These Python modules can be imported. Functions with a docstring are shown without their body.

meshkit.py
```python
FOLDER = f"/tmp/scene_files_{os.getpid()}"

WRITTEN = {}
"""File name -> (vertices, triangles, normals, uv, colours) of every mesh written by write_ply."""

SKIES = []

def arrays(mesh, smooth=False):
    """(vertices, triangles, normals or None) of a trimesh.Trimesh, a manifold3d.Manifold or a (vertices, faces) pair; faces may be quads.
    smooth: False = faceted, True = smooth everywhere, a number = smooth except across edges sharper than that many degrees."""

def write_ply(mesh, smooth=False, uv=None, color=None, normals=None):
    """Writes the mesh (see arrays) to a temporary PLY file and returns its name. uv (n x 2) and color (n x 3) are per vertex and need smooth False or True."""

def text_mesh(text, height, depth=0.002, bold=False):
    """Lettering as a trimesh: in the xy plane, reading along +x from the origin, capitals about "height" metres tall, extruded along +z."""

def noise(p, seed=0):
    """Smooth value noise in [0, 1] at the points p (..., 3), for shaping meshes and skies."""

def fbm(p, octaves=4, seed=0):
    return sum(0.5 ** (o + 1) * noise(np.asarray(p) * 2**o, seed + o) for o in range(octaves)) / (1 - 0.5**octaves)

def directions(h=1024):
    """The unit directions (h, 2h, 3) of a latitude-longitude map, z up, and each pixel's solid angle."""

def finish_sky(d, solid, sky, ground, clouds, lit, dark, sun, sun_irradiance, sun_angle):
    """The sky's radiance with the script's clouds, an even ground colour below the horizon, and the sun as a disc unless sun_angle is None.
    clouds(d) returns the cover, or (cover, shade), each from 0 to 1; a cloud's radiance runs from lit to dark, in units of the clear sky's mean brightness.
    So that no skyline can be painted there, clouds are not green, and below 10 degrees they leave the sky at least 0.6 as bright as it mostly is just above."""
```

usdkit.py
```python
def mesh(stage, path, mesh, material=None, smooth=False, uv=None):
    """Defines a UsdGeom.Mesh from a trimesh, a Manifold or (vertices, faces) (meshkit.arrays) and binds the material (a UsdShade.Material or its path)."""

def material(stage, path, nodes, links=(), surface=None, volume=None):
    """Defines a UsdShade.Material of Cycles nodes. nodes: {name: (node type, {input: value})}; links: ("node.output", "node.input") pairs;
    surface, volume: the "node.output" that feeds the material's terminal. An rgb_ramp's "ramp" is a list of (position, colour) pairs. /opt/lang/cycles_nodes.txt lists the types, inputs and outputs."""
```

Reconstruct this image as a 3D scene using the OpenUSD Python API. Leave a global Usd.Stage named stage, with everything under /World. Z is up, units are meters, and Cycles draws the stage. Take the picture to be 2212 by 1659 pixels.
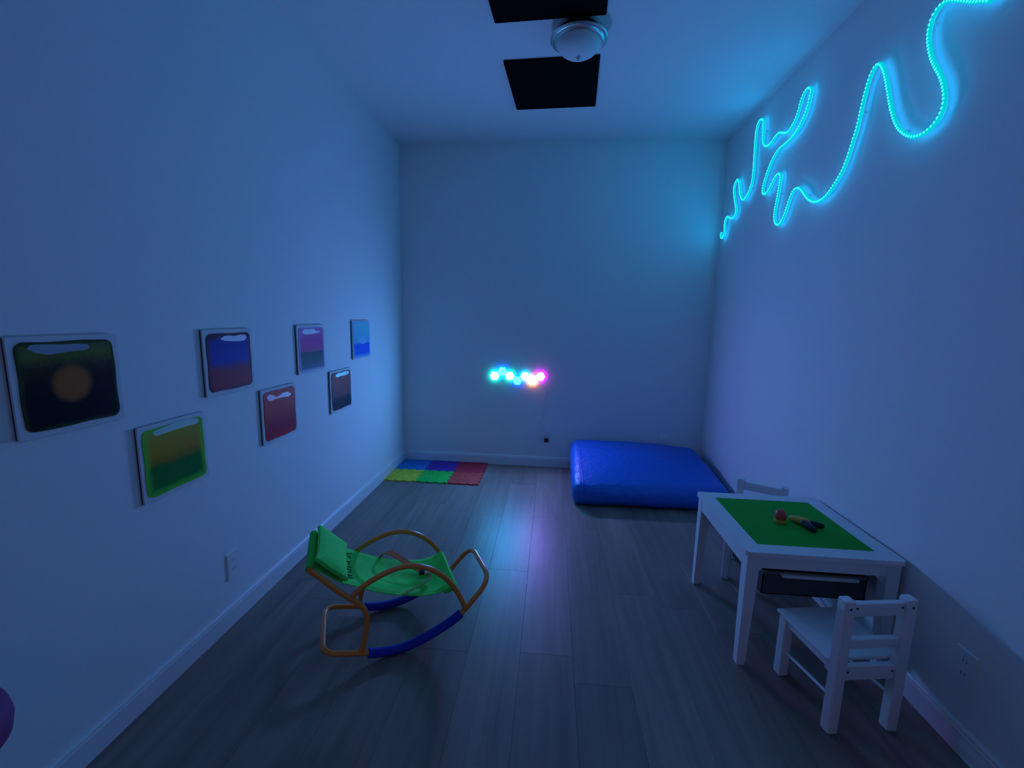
import math, random
import numpy as np
import trimesh, manifold3d, usdkit, meshkit
from manifold3d import Manifold, CrossSection
from shapely.geometry import Polygon, box as sbox
from shapely.ops import unary_union
from scipy.interpolate import CubicSpline
from pxr import Usd, UsdGeom, UsdShade, UsdLux, Gf, Sdf

random.seed(7); np.random.seed(7)
stage = Usd.Stage.CreateInMemory()
UsdGeom.SetStageUpAxis(stage, 'Z'); UsdGeom.SetStageMetersPerUnit(stage, 1.0)
stage.SetDefaultPrim(UsdGeom.Xform.Define(stage, '/World').GetPrim())
UsdGeom.Scope.Define(stage, '/World/Looks')

# ------------------------------------------------------------------ camera, exposure
EXPOSURE = 0.0
cam = UsdGeom.Camera.Define(stage, '/World/camera')
CAM_POS = (1.3346, -3.8348, 1.33)
RIGHT = (0.99565814, 0.09091121, 0.02000042); UP = (-0.03336133, 0.14791711, 0.98843692); BACK = (0.08690159, -0.98481251, 0.15030779)
cam.AddTransformOp().Set(Gf.Matrix4d(*RIGHT, 0, *UP, 0, *BACK, 0, *CAM_POS, 1))
cam.CreateHorizontalApertureAttr(36.0); cam.CreateVerticalApertureAttr(27.0)
cam.CreateFocalLengthAttr(36.0 * 947.02 / 2212.0)
cam.CreateFStopAttr(0.0); cam.CreateClippingRangeAttr((0.02, 100.0))
cam.CreateExposureAttr(EXPOSURE)

# ------------------------------------------------------------------ light: the room is dark but for the light rope and the seven hexagon lamps
ROPE_FRONT = ((0.0, 0.88, 1.0), 0.68)      # clear diffuser, facing the room
ROPE_BACK = ((0.0, 0.42, 1.0), 3.2)        # milky back of the tube, faces the wall
ROPE_DOT = ((0.002, 0.42, 1.0), 48.0)
K = 11.3                                  # lamp faces
HEX_FRONT = [(0.7, 8.6, 13.5), (0.24 / K, 3.3, 21), (0.7, 11, 10.5), (0.24 / K, 2.9, 22), (0.8, 7.4, 18.5), (6.2, 4.4, 5), (8.0, 1.4, 28)]
HEX_SIDE = [(0.0, 5.4, 4.3), (0.0, 1.1, 9.0), (0.0, 5.6, 2.2), (0.0, 0.7, 8.2), (0.0, 3.2, 5.6), (8.0, 3.0, 0.8), (5.6, 0.1, 8.5)]

HALL = ((1.0, 0.5, 0.40), 18.0)            # dim lamp in the hall beyond the open doorway behind the viewer

W, H = 2.6631, 2.7465
FRONT = -4.6                               # end wall behind the camera, with an open doorway

# ------------------------------------------------------------------ helpers
names = {}
def path_of(name, parent):
    base = (parent if parent else '/World') + '/' + name
    n = names.get(base, 0); names[base] = n + 1
    return base if n == 0 else f'{base}_{n:03d}'

def P(parent):
    return None if parent is None else str(parent.GetPath())

def tag(prim, label=None, cat=None, group=None, kind=None):
    for k, v in (('label', label), ('category', cat), ('group', group), ('kind', kind)):
        if v: prim.SetCustomDataByKey(k, v)
    return prim

def thing(name, label=None, cat=None, loc=(0, 0, 0), rotz=0.0, group=None, kind=None):
    x = UsdGeom.Xform.Define(stage, path_of(name, None))
    x.AddTranslateOp().Set(Gf.Vec3d(*loc))
    if rotz: x.AddRotateZOp().Set(rotz)
    return tag(x.GetPrim(), label, cat, group, kind)

def obj(name, mesh, mat, parent=None, smooth=False, label=None, cat=None, kind=None, group=None):
    m = usdkit.mesh(stage, path_of(name, P(parent)), mesh, mat, smooth)
    return tag(m.GetPrim(), label, cat, group, kind)

def cat_(*ms):
    return trimesh.util.concatenate([to_tm(m) for m in ms])

def to_tm(m):
    if isinstance(m, Manifold):
        q = m.to_mesh(); return trimesh.Trimesh(q.vert_properties[:, :3], q.tri_verts, process=False)
    return m

def bx(x0, x1, y0, y1, z0, z1):
    m = trimesh.creation.box([x1 - x0, y1 - y0, z1 - z0]); m.apply_translation([(x0 + x1) / 2, (y0 + y1) / 2, (z0 + z1) / 2]); return m

def rbox(x0, x1, y0, y1, z0, z1, r=0.003, seg=8):
    s = Manifold.sphere(r, seg)
    pts = [s.translate((x, y, z)) for x in (x0 + r, x1 - r) for y in (y0 + r, y1 - r) for z in (z0 + r, z1 - r)]
    return to_tm(Manifold.batch_hull(pts))

def cham(x0, x1, y0, y1, z0, z1, c):
    """box whose upper edges are chamfered"""
    v = [(x0, y0, z0), (x1, y0, z0), (x1, y1, z0), (x0, y1, z0), (x0, y0, z1 - c), (x1, y0, z1 - c), (x1, y1, z1 - c), (x0, y1, z1 - c),
         (x0 + c, y0 + c, z1), (x1 - c, y0 + c, z1), (x1 - c, y1 - c, z1), (x0 + c, y1 - c, z1)]
    f = [(0, 3, 2, 1), (8, 9, 10, 11)]
    for a in (0, 4):
        for i in range(4):
            j = (i + 1) % 4; f.append((a + i, a + j, a + 4 + j, a + 4 + i))
    f = np.array(f)
    return trimesh.Trimesh(np.array(v, float), np.vstack([f[:, [0, 1, 2]], f[:, [0, 2, 3]]]), process=False)

def lathe(profile, n=32):
    return trimesh.creation.revolve(np.array(profile, float), sections=n)

def cyl(p0, p1, r, n=16):
    return trimesh.creation.cylinder(radius=r, segment=[p0, p1], sections=n)

def spline(pts, n, closed=False):
    p = np.array(pts, float)
    if closed: p = np.vstack([p, p[:1]])
    t = np.concatenate([[0], np.cumsum(np.linalg.norm(np.diff(p, axis=0), axis=1) ** 0.5)])
    return CubicSpline(t, p, bc_type='periodic' if closed else 'natural')(np.linspace(0, t[-1], n))

def resample(p, step, closed=False):
    p = np.array(p, float)
    if closed: p = np.vstack([p, p[:1]])
    t = np.concatenate([[0], np.cumsum(np.linalg.norm(np.diff(p, axis=0), axis=1))])
    n = max(2, int(t[-1] / step) + 1)
    u = np.linspace(0, t[-1], n)
    q = np.stack([np.interp(u, t, p[:, k]) for k in range(3)], 1)
    return q[:-1] if closed else q

def round_corners(pts, r, closed=True, k=7):
    p = [np.array(q, float) for q in pts]; n = len(p); out = []
    for i in range(n):
        if not closed and i in (0, n - 1): out.append(p[i]); continue
        a, b, c = p[i - 1], p[i], p[(i + 1) % n]
        la, lc = np.linalg.norm(a - b), np.linalg.norm(c - b)
        d = min(r, la * 0.48, lc * 0.48)
        s, e = b + (a - b) / la * d, b + (c - b) / lc * d
        for t in np.linspace(0, 1, k): out.append((1 - t) ** 2 * s + 2 * t * (1 - t) * b + t * t * e)
    return np.array(out)

def tube(pts, r, sides=12, closed=False, ref=None, arc=None):
    """a swept tube; rings are framed by parallel transport, or by the fixed direction ref; arc=(a0,a1) sweeps a closed D-shaped sector"""
    p = np.array(pts, float); n = len(p)
    t = (np.roll(p, -1, 0) - np.roll(p, 1, 0)) if closed else np.gradient(p, axis=0)
    t /= np.linalg.norm(t, axis=1, keepdims=True) + 1e-12
    A = np.zeros_like(p)
    if ref is not None:
        A[:] = ref
    else:
        a = np.cross(t[0], [0, 0, 1.0]);
        if np.linalg.norm(a) < 0.1: a = np.cross(t[0], [1.0, 0, 0])
        for i in range(n):
            a = a - t[i] * (a @ t[i]); a /= np.linalg.norm(a); A[i] = a
    A = A - t * (A * t).sum(1, keepdims=True); A /= np.linalg.norm(A, axis=1, keepdims=True)
    B = np.cross(t, A)
    ang = np.arange(sides) * 2 * np.pi / sides if arc is None else np.linspace(arc[0], arc[1], sides)
    rr = np.broadcast_to(r, (n,))[:, None, None]
    v = (p[:, None] + rr * (np.cos(ang)[None, :, None] * A[:, None] + np.sin(ang)[None, :, None] * B[:, None])).reshape(-1, 3)
    f = []
    for i in range(n if closed else n - 1):
        i2 = (i + 1) % n
        for j in range(sides):
            j2 = (j + 1) % sides
            f += [(i * sides + j, i * sides + j2, i2 * sides + j2), (i * sides + j, i2 * sides + j2, i2 * sides + j)]
    if not closed:
        v = np.vstack([v, p[:1], p[-1:]]); c0, c1 = len(v) - 2, len(v) - 1
        for j in range(sides):
            j2 = (j + 1) % sides
            f += [(c0, j2, j), (c1, (n - 1) * sides + j, (n - 1) * sides + j2)]
    m = trimesh.Trimesh(v, np.array(f), process=False)
    if m.volume < 0: m.invert()
    return m

def ribbon(pts, side, width, thick):
    """a flat strap along pts; side: width direction"""
    p = np.array(pts, float); n = len(p)
    t = np.gradient(p, axis=0); t /= np.linalg.norm(t, axis=1, keepdims=True)
    s = np.broadcast_to(np.array(side, float), p.shape); s = s - t * (s * t).sum(1, keepdims=True); s = s / np.linalg.norm(s, axis=1, keepdims=True)
    u = np.cross(t, s)
    rings = np.stack([p + s * width / 2 + u * thick / 2, p - s * width / 2 + u * thick / 2, p - s * width / 2 - u * thick / 2, p + s * width / 2 - u * thick / 2], 1)
    v = rings.reshape(-1, 3); f = [(0, 1, 2), (0, 2, 3)]
    for i in range(n - 1):
        for j in range(4):
            j2 = (j + 1) % 4; f += [(4 * i + j, 4 * i + 4 + j, 4 * i + 4 + j2), (4 * i + j, 4 * i + 4 + j2, 4 * i + j2)]
    b = 4 * (n - 1); f += [(b, b + 2, b + 1), (b, b + 3, b + 2)]
    m = trimesh.Trimesh(v, np.array(f), process=False)
    m.fix_normals()
    return m

def extrude(poly, depth):
    return trimesh.creation.extrude_polygon(poly, depth, engine='earcut')

def place(m, rows, origin):
    """local x, y, z axes are sent to rows"""
    T = np.eye(4); T[:3, :3] = np.array(rows, float).T; T[:3, 3] = origin
    m = m.copy(); m.apply_transform(T); return m

def closed_sheet(top, thick):
    """grid of points (nu, nv, 3) thickened along -z-ish normals to a closed slab"""
    nu, nv, _ = top.shape
    du, dv = np.gradient(top, axis=0), np.gradient(top, axis=1)
    nrm = np.cross(du, dv); nrm /= np.linalg.norm(nrm, axis=2, keepdims=True)
    bot = top - nrm * thick
    v = np.vstack([top.reshape(-1, 3), bot.reshape(-1, 3)]); o = nu * nv; f = []
    idx = lambda i, j: i * nv + j
    for i in range(nu - 1):
        for j in range(nv - 1):
            a, b, c, d = idx(i, j), idx(i + 1, j), idx(i + 1, j + 1), idx(i, j + 1)
            f += [(a, b, c), (a, c, d), (o + a, o + c, o + b), (o + a, o + d, o + c)]
    rim = [idx(i, 0) for i in range(nu)] + [idx(nu - 1, j) for j in range(1, nv)] + [idx(i, nv - 1) for i in range(nu - 2, -1, -1)] + [idx(0, j) for j in range(nv - 2, 0, -1)]
    for a, b in zip(rim, rim[1:] + rim[:1]): f += [(a, o + a, o + b), (a, o + b, b)]
    m = trimesh.Trimesh(v, np.array(f), process=False); m.fix_normals(); return m

# ------------------------------------------------------------------ materials
L = '/World/Looks/'
def plain(name, color, rough=0.5, metallic=0.0, spec=0.5, bump=None, coat=0.0, sheen=0.0, vary=0.0):
    nodes = {'p': ('principled_bsdf', {'base_color': color, 'roughness': rough, 'metallic': metallic, 'specular_ior_level': spec, 'coat_weight': coat, 'sheen_weight': sheen})}
    links = []
    if bump or vary:
        nodes['tc'] = ('texture_coordinate', {})
    if bump:
        sc, st, dist = bump
        nodes['n'] = ('noise_texture', {'scale': sc, 'detail': 4.0})
        nodes['b'] = ('bump', {'strength': st, 'distance': dist})
        links += [('tc.object', 'n.vector'), ('n.fac', 'b.height'), ('b.normal', 'p.normal')]
    if vary:
        c = np.array(color)
        nodes['nv'] = ('noise_texture', {'scale': 9.0, 'detail': 5.0})
        nodes['rv'] = ('rgb_ramp', {'ramp': [(0.3, tuple(c * (1 - vary))), (0.7, tuple(np.minimum(c * (1 + vary), 1)))]})
        links += [('tc.object', 'nv.vector'), ('nv.fac', 'rv.fac'), ('rv.color', 'p.base_color')]
    return usdkit.material(stage, L + name, nodes, links, surface='p.BSDF')

def emit(name, color, strength):
    return usdkit.material(stage, L + name, {'e': ('emission', {'color': color, 'strength': strength})}, [], surface='e.emission')

M_wall = plain('wall_paint', (0.83, 0.82, 0.83), 0.75, spec=0.25, bump=(160.0, 0.12, 0.003))
M_ceil = plain('ceiling_paint', (0.82, 0.82, 0.83), 0.85, spec=0.2, bump=(120.0, 0.12, 0.003))
M_trim = plain('trim_paint', (0.80, 0.79, 0.80), 0.4)
M_white = plain('white_lacquer', (0.82, 0.80, 0.82), 0.38)
M_plate = plain('white_plastic', (0.80, 0.80, 0.80), 0.35)
M_slot = plain('dark_slot', (0.02, 0.02, 0.02), 0.6)
M_black = plain('black_felt', (0.004, 0.004, 0.005), 0.95, spec=0.05)
M_blackpl = plain('black_plastic', (0.006, 0.006, 0.007), 0.45)
M_screw = plain('screw_steel', (0.10, 0.10, 0.11), 0.4, 1.0)
M_board = plain('tile_board', (0.70, 0.70, 0.72), 0.7, spec=0.1)
M_boardedge = plain('tile_edge', (0.05, 0.055, 0.07), 0.6)
M_bubble = plain('air_bubble', (0.86, 0.84, 0.90), 0.25)
M_nickel = plain('brushed_nickel', (0.62, 0.61, 0.60), 0.28, 1.0, bump=(260.0, 0.06, 0.001))
M_glass = plain('frosted_glass', (0.74, 0.76, 0.78), 0.55)
M_orange = plain('orange_tube', (0.95, 0.27, 0.03), 0.24, coat=0.5)
M_foam = plain('blue_foam', (0.008, 0.035, 0.42), 0.85, bump=(300.0, 0.2, 0.001))
M_green = plain('green_canvas', (0.08, 0.90, 0.12), 0.8, spec=0.2, sheen=0.15, bump=(70.0, 0.22, 0.004), vary=0.1)
M_greendk = plain('green_hem', (0.06, 0.68, 0.09), 0.85, spec=0.2, bump=(90.0, 0.2, 0.003))
M_ink = plain('dark_green_ink', (0.012, 0.10, 0.02), 0.8)
M_strap = plain('orange_webbing', (0.85, 0.16, 0.03), 0.7, bump=(400.0, 0.3, 0.001))
M_olive = plain('olive_webbing', (0.30, 0.34, 0.08), 0.8)
M_cream = plain('cream_plastic', (0.8, 0.72, 0.55), 0.35)
M_baize = plain('green_table_panel', (0.012, 0.40, 0.035), 0.7, spec=0.15, bump=(200.0, 0.1, 0.001))
M_bin = plain('charcoal_fabric', (0.10, 0.095, 0.10), 0.9, spec=0.1)
M_gray = plain('grey_shelf', (0.16, 0.16, 0.17), 0.7)
M_bag = plain('blue_vinyl', (0.002, 0.14, 0.66), 0.44, spec=0.6, bump=(22.0, 0.6, 0.016))
M_toyred = plain('orange_red_plastic', (0.62, 0.09, 0.05), 0.35)
M_toyyel = plain('yellow_plastic', (0.58, 0.38, 0.04), 0.4)
M_toyblk = plain('dark_plastic', (0.01, 0.012, 0.02), 0.4)
M_pink = plain('pink_vinyl', (0.22, 0.03, 0.14), 0.7)
M_legwood = plain('stool_leg', (0.75, 0.74, 0.75), 0.5)
M_cable = plain('white_cable', (0.8, 0.78, 0.82), 0.35)
M_housing = emit('rope_housing', *ROPE_BACK)
M_diffuser = emit('rope_diffuser', *ROPE_FRONT)
M_dot = emit('rope_dot', *ROPE_DOT)

def wood_floor(name, tone, shift):
    a, b, c = (np.array(x) * tone for x in ((0.215, 0.155, 0.130), (0.29, 0.21, 0.176), (0.36, 0.268, 0.228)))
    return usdkit.material(stage, L + name, {
        'tc': ('texture_coordinate', {}), 'm': ('mapping', {'location': (shift, shift * 0.37, 0), 'scale': (26.0, 1.3, 1.0)}),
        'n': ('noise_texture', {'scale': 1.0, 'detail': 6.0, 'roughness': 0.62, 'distortion': 0.6}),
        'm2': ('mapping', {'location': (shift, shift, 0), 'scale': (7.0, 0.8, 1.0)}), 'n2': ('noise_texture', {'scale': 1.0, 'detail': 3.0}),
        'mx': ('math', {'math_type': 'multiply_add', 'value2': 0.55}), 'mm': ('math', {'math_type': 'multiply', 'value2': 0.45}),
        'r': ('rgb_ramp', {'ramp': [(0.34, tuple(a)), (0.5, tuple(b)), (0.68, tuple(c))]}),
        'b': ('bump', {'strength': 0.10, 'distance': 0.002}),
        'p': ('principled_bsdf', {'roughness': 0.40, 'specular_ior_level': 0.36})},
        [('tc.object', 'm.vector'), ('m.vector', 'n.vector'), ('tc.object', 'm2.vector'), ('m2.vector', 'n2.vector'), ('n2.fac', 'mm.value1'), ('n.fac', 'mx.value1'), ('mm.value', 'mx.value3'),
         ('mx.value', 'r.fac'), ('r.color', 'p.base_color'), ('n.fac', 'b.height'), ('b.normal', 'p.normal')], surface='p.BSDF')
M_planks = [wood_floor(f'vinyl_plank_{k}', t, 3.7 * k) for k, t in enumerate((0.84, 0.92, 0.98, 1.05, 0.89))]
M_hallfloor = plain('hall_floor', (0.25, 0.23, 0.21), 0.5)
M_sub = plain('subfloor', (0.03, 0.028, 0.026), 0.9)

def foam_tile_mat(name, color):
    c = np.array(color)
    return usdkit.material(stage, L + name, {
        'tc': ('texture_coordinate', {}), 'v': ('voronoi_texture', {'scale': 70.0}), 'n': ('noise_texture', {'scale': 40.0, 'detail': 3.0}),
        'r': ('rgb_ramp', {'ramp': [(0.3, tuple(c * 0.8)), (0.7, tuple(np.minimum(c * 1.1, 1)))]}),
        'b': ('bump', {'strength': 0.5, 'distance': 0.004}),
        'p': ('principled_bsdf', {'roughness': 0.6, 'specular_ior_level': 0.35})},
        [('tc.object', 'v.vector'), ('tc.object', 'n.vector'), ('n.fac', 'r.fac'), ('r.color', 'p.base_color'), ('v.distance', 'b.height'), ('b.normal', 'p.normal')], surface='p.BSDF')

def gel(name, ramp, edge, hw, hh, edge_in=0.80, wob=0.10, spot=None, rough=0.5):
    """coloured liquid under vinyl: bands up the tile that run into each other, another colour along the rim, and at most one blot"""
    nodes = {
        'tc': ('texture_coordinate', {}), 's': ('separate_xyz', {}), 'n': ('noise_texture', {'scale': 17.0, 'detail': 4.0}), 'nf': ('noise_texture', {'scale': 90.0, 'detail': 4.0}),
        'zn': ('math', {'math_type': 'multiply_add', 'value2': 0.5 / hh, 'value3': 0.5}),
        'no': ('math', {'math_type': 'multiply_add', 'value2': wob * 2, 'value3': -wob}), 'nn': ('math', {'math_type': 'multiply_add', 'value2': 0.10, 'value3': -0.05}),
        'za': ('math', {'math_type': 'add'}), 'zb': ('math', {'math_type': 'add'}),
        'r': ('rgb_ramp', {'ramp': ramp}),
        'ya': ('math', {'math_type': 'absolute'}), 'yb': ('math', {'math_type': 'multiply', 'value2': 1 / hw}),
        'va': ('math', {'math_type': 'absolute'}), 'vb': ('math', {'math_type': 'multiply', 'value2': 1 / hh}),
        'mx': ('math', {'math_type': 'maximum'}), 'me': ('math', {'math_type': 'add'}),
        'mr': ('map_range', {'range_type': 'smoothstep', 'from_min': edge_in, 'from_max': 1.0, 'clamp': True}),
        'c': ('mix_color', {'b': edge}),
        'p': ('principled_bsdf', {'roughness': rough, 'specular_ior_level': 0.1})}
    links = [('tc.object', 's.vector'), ('tc.object', 'n.vector'), ('tc.object', 'nf.vector'), ('s.z', 'zn.value1'), ('n.fac', 'no.value1'), ('nf.fac', 'nn.value1'), ('zn.value', 'za.value1'), ('no.value', 'za.value2'),
             ('za.value', 'zb.value1'), ('nn.value', 'zb.value2'), ('zb.value', 'r.fac'), ('s.y', 'ya.value1'), ('ya.value', 'yb.value1'), ('s.z', 'va.value1'), ('va.value', 'vb.value1'),
             ('yb.value', 'mx.value1'), ('vb.value', 'mx.value2'), ('mx.value', 'me.value1'), ('no.value', 'me.value2'), ('me.value', 'mr.value'), ('mr.result', 'c.fac'), ('r.color', 'c.a')]
    last = 'c.result'
    if spot:
        (y, z), rad, col = spot
        nodes |= {'mp': ('mapping', {'location': (0, -y / rad, -z / rad), 'scale': (0.0, 1 / rad, 1 / rad)}), 'g': ('gradient_texture', {'gradient_type': 'spherical'}),
                  'mr2': ('map_range', {'range_type': 'smoothstep', 'from_min': 0.05, 'from_max': 0.45, 'clamp': True}), 'c2': ('mix_color', {'b': col})}
        links += [('tc.object', 'mp.vector'), ('mp.vector', 'g.vector'), ('g.fac', 'mr2.value'), ('mr2.result', 'c2.fac'), (last, 'c2.a')]
        last = 'c2.result'
    links.append((last, 'p.base_color'))
    return usdkit.material(stage, L + name, nodes, links, surface='p.BSDF')

# ------------------------------------------------------------------ room shell
T = 0.10
obj('wall_left', bx(-T, 0, FRONT - T, T, -0.05, H + T), M_wall, kind='structure', label='white painted left wall behind the seven square gel tiles', cat='wall')
obj('wall_right', bx(W, W + T, FRONT - T, T, -0.05, H + T), M_wall, kind='structure', label='white painted right wall under the cyan light rope', cat='wall')
obj('wall_back', bx(0, W, 0, T, -0.05, H + T), M_wall, kind='structure', label='white painted end wall behind the row of hexagon lights', cat='wall')
DX0, DX1, DZ = 0.86, 1.81, 2.06            # doorway behind the viewer and the hall beyond it
obj('wall_front', cat_(bx(0, DX0, FRONT - T, FRONT, -0.05, H + T), bx(DX1, W, FRONT - T, FRONT, -0.05, H + T), bx(DX0, DX1, FRONT - T, FRONT, DZ, H + T)), M_wall, kind='structure', label='white painted wall with an open doorway behind the viewer', cat='wall')
HY = FRONT - T - 1.5
obj('wall_hall', cat_(bx(-T, W + T, HY - T, HY, -0.05, H + T), bx(-T, 0, HY, FRONT - T, -0.05, H + T), bx(W, W + T, HY, FRONT - T, -0.05, H + T)), M_wall, kind='structure', label='white hall walls beyond the doorway behind the viewer', cat='wall')
obj('floor_hall', bx(0, W, HY, FRONT, -0.05, 0), M_hallfloor, kind='structure', label='plain grey hall floor behind the viewer', cat='floor')
obj('ceiling_hall', bx(0, W, HY, FRONT - T, H, H + T), M_ceil, kind='structure', label='white hall ceiling behind the viewer', cat='ceiling')
hl = thing('hall_lamp', 'round lit ceiling lamp in the hall behind the viewer', 'ceiling lamp', (1.335, FRONT - T - 0.30, H))
obj('rim', lathe([(0.20, 0), (0.215, 0), (0.215, -0.03), (0.20, -0.03)], 40), M_nickel, hl)
obj('shade', lathe([(0, -0.005), (0.199, -0.005), (0.199, -0.03), (0.15, -0.05), (0, -0.06)], 40), emit('hall_lamp_glow', *HALL), hl)
obj('ceiling', bx(0, W, FRONT, 0, H, H + T), M_ceil, kind='structure', label='white painted ceiling above the black panels', cat='ceiling')
fl = thing('floor', 'grey brown wood-look plank floor running towards the back wall', 'floor', kind='structure')
obj('subfloor', bx(0, W, FRONT, 0, -0.05, -0.006), M_sub, fl)
PW = 0.2095; x0 = 1.25 - 6 * PW
rng = random.Random(3); k = 0
while x0 < W:
    y1 = -rng.uniform(0.15, 1.2) if k % 2 else -rng.uniform(0.5, 1.25)
    y0_ = 0.0; ya = 0.0; yb = y1
    while ya > FRONT:
        a, b = max(x0, 0.0), min(x0 + PW, W)
        if b - a > 0.01:
            obj('floor_plank', cham(a + 0.0002, b - 0.0002, max(yb, FRONT) + 0.0002, ya - 0.0002, -0.006, 0.0, 0.0006), M_planks[rng.randrange(5)], fl)
        ya = yb; yb = ya - 1.22
    x0 += PW; k += 1

def baseboard(name, pts, label):
    """profile in (out, z) swept straight between the two ends"""
    (ax, ay), (bx_, by), (nx, ny) = pts
    prof = [(0, 0), (0.014, 0), (0.014, 0.072), (0.0115, 0.078), (0.0115, 0.083), (0.006, 0.091), (0, 0.091)]
    v = [(ax + nx * o, ay + ny * o, z) for o, z in prof] + [(bx_ + nx * o, by + ny * o, z) for o, z in prof]
    n = len(prof); f = []
    for i in range(n):
        j = (i + 1) % n; f += [(i, j, n + j), (i, n + j, n + i)]
    f += [(0, i, i + 1) for i in range(1, n - 1)] + [(n, n + i + 1, n + i) for i in range(1, n - 1)]
    m = trimesh.Trimesh(np.array(v), np.array(f), process=False); m.fix_normals()
    obj(name, m, M_trim, kind='structure', label=label, cat='baseboard')
baseboard('baseboard_left', ((0, FRONT), (0, 0), (1, 0)), 'white moulded baseboard along the left wall')
baseboard('baseboard_back', ((0.014, 0), (W - 0.014, 0), (0, -1)), 'white moulded baseboard along the back wall')
baseboard('baseboard_right', ((W, FRONT), (W, 0), (-1, 0)), 'white moulded baseboard along the right wall')

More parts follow.
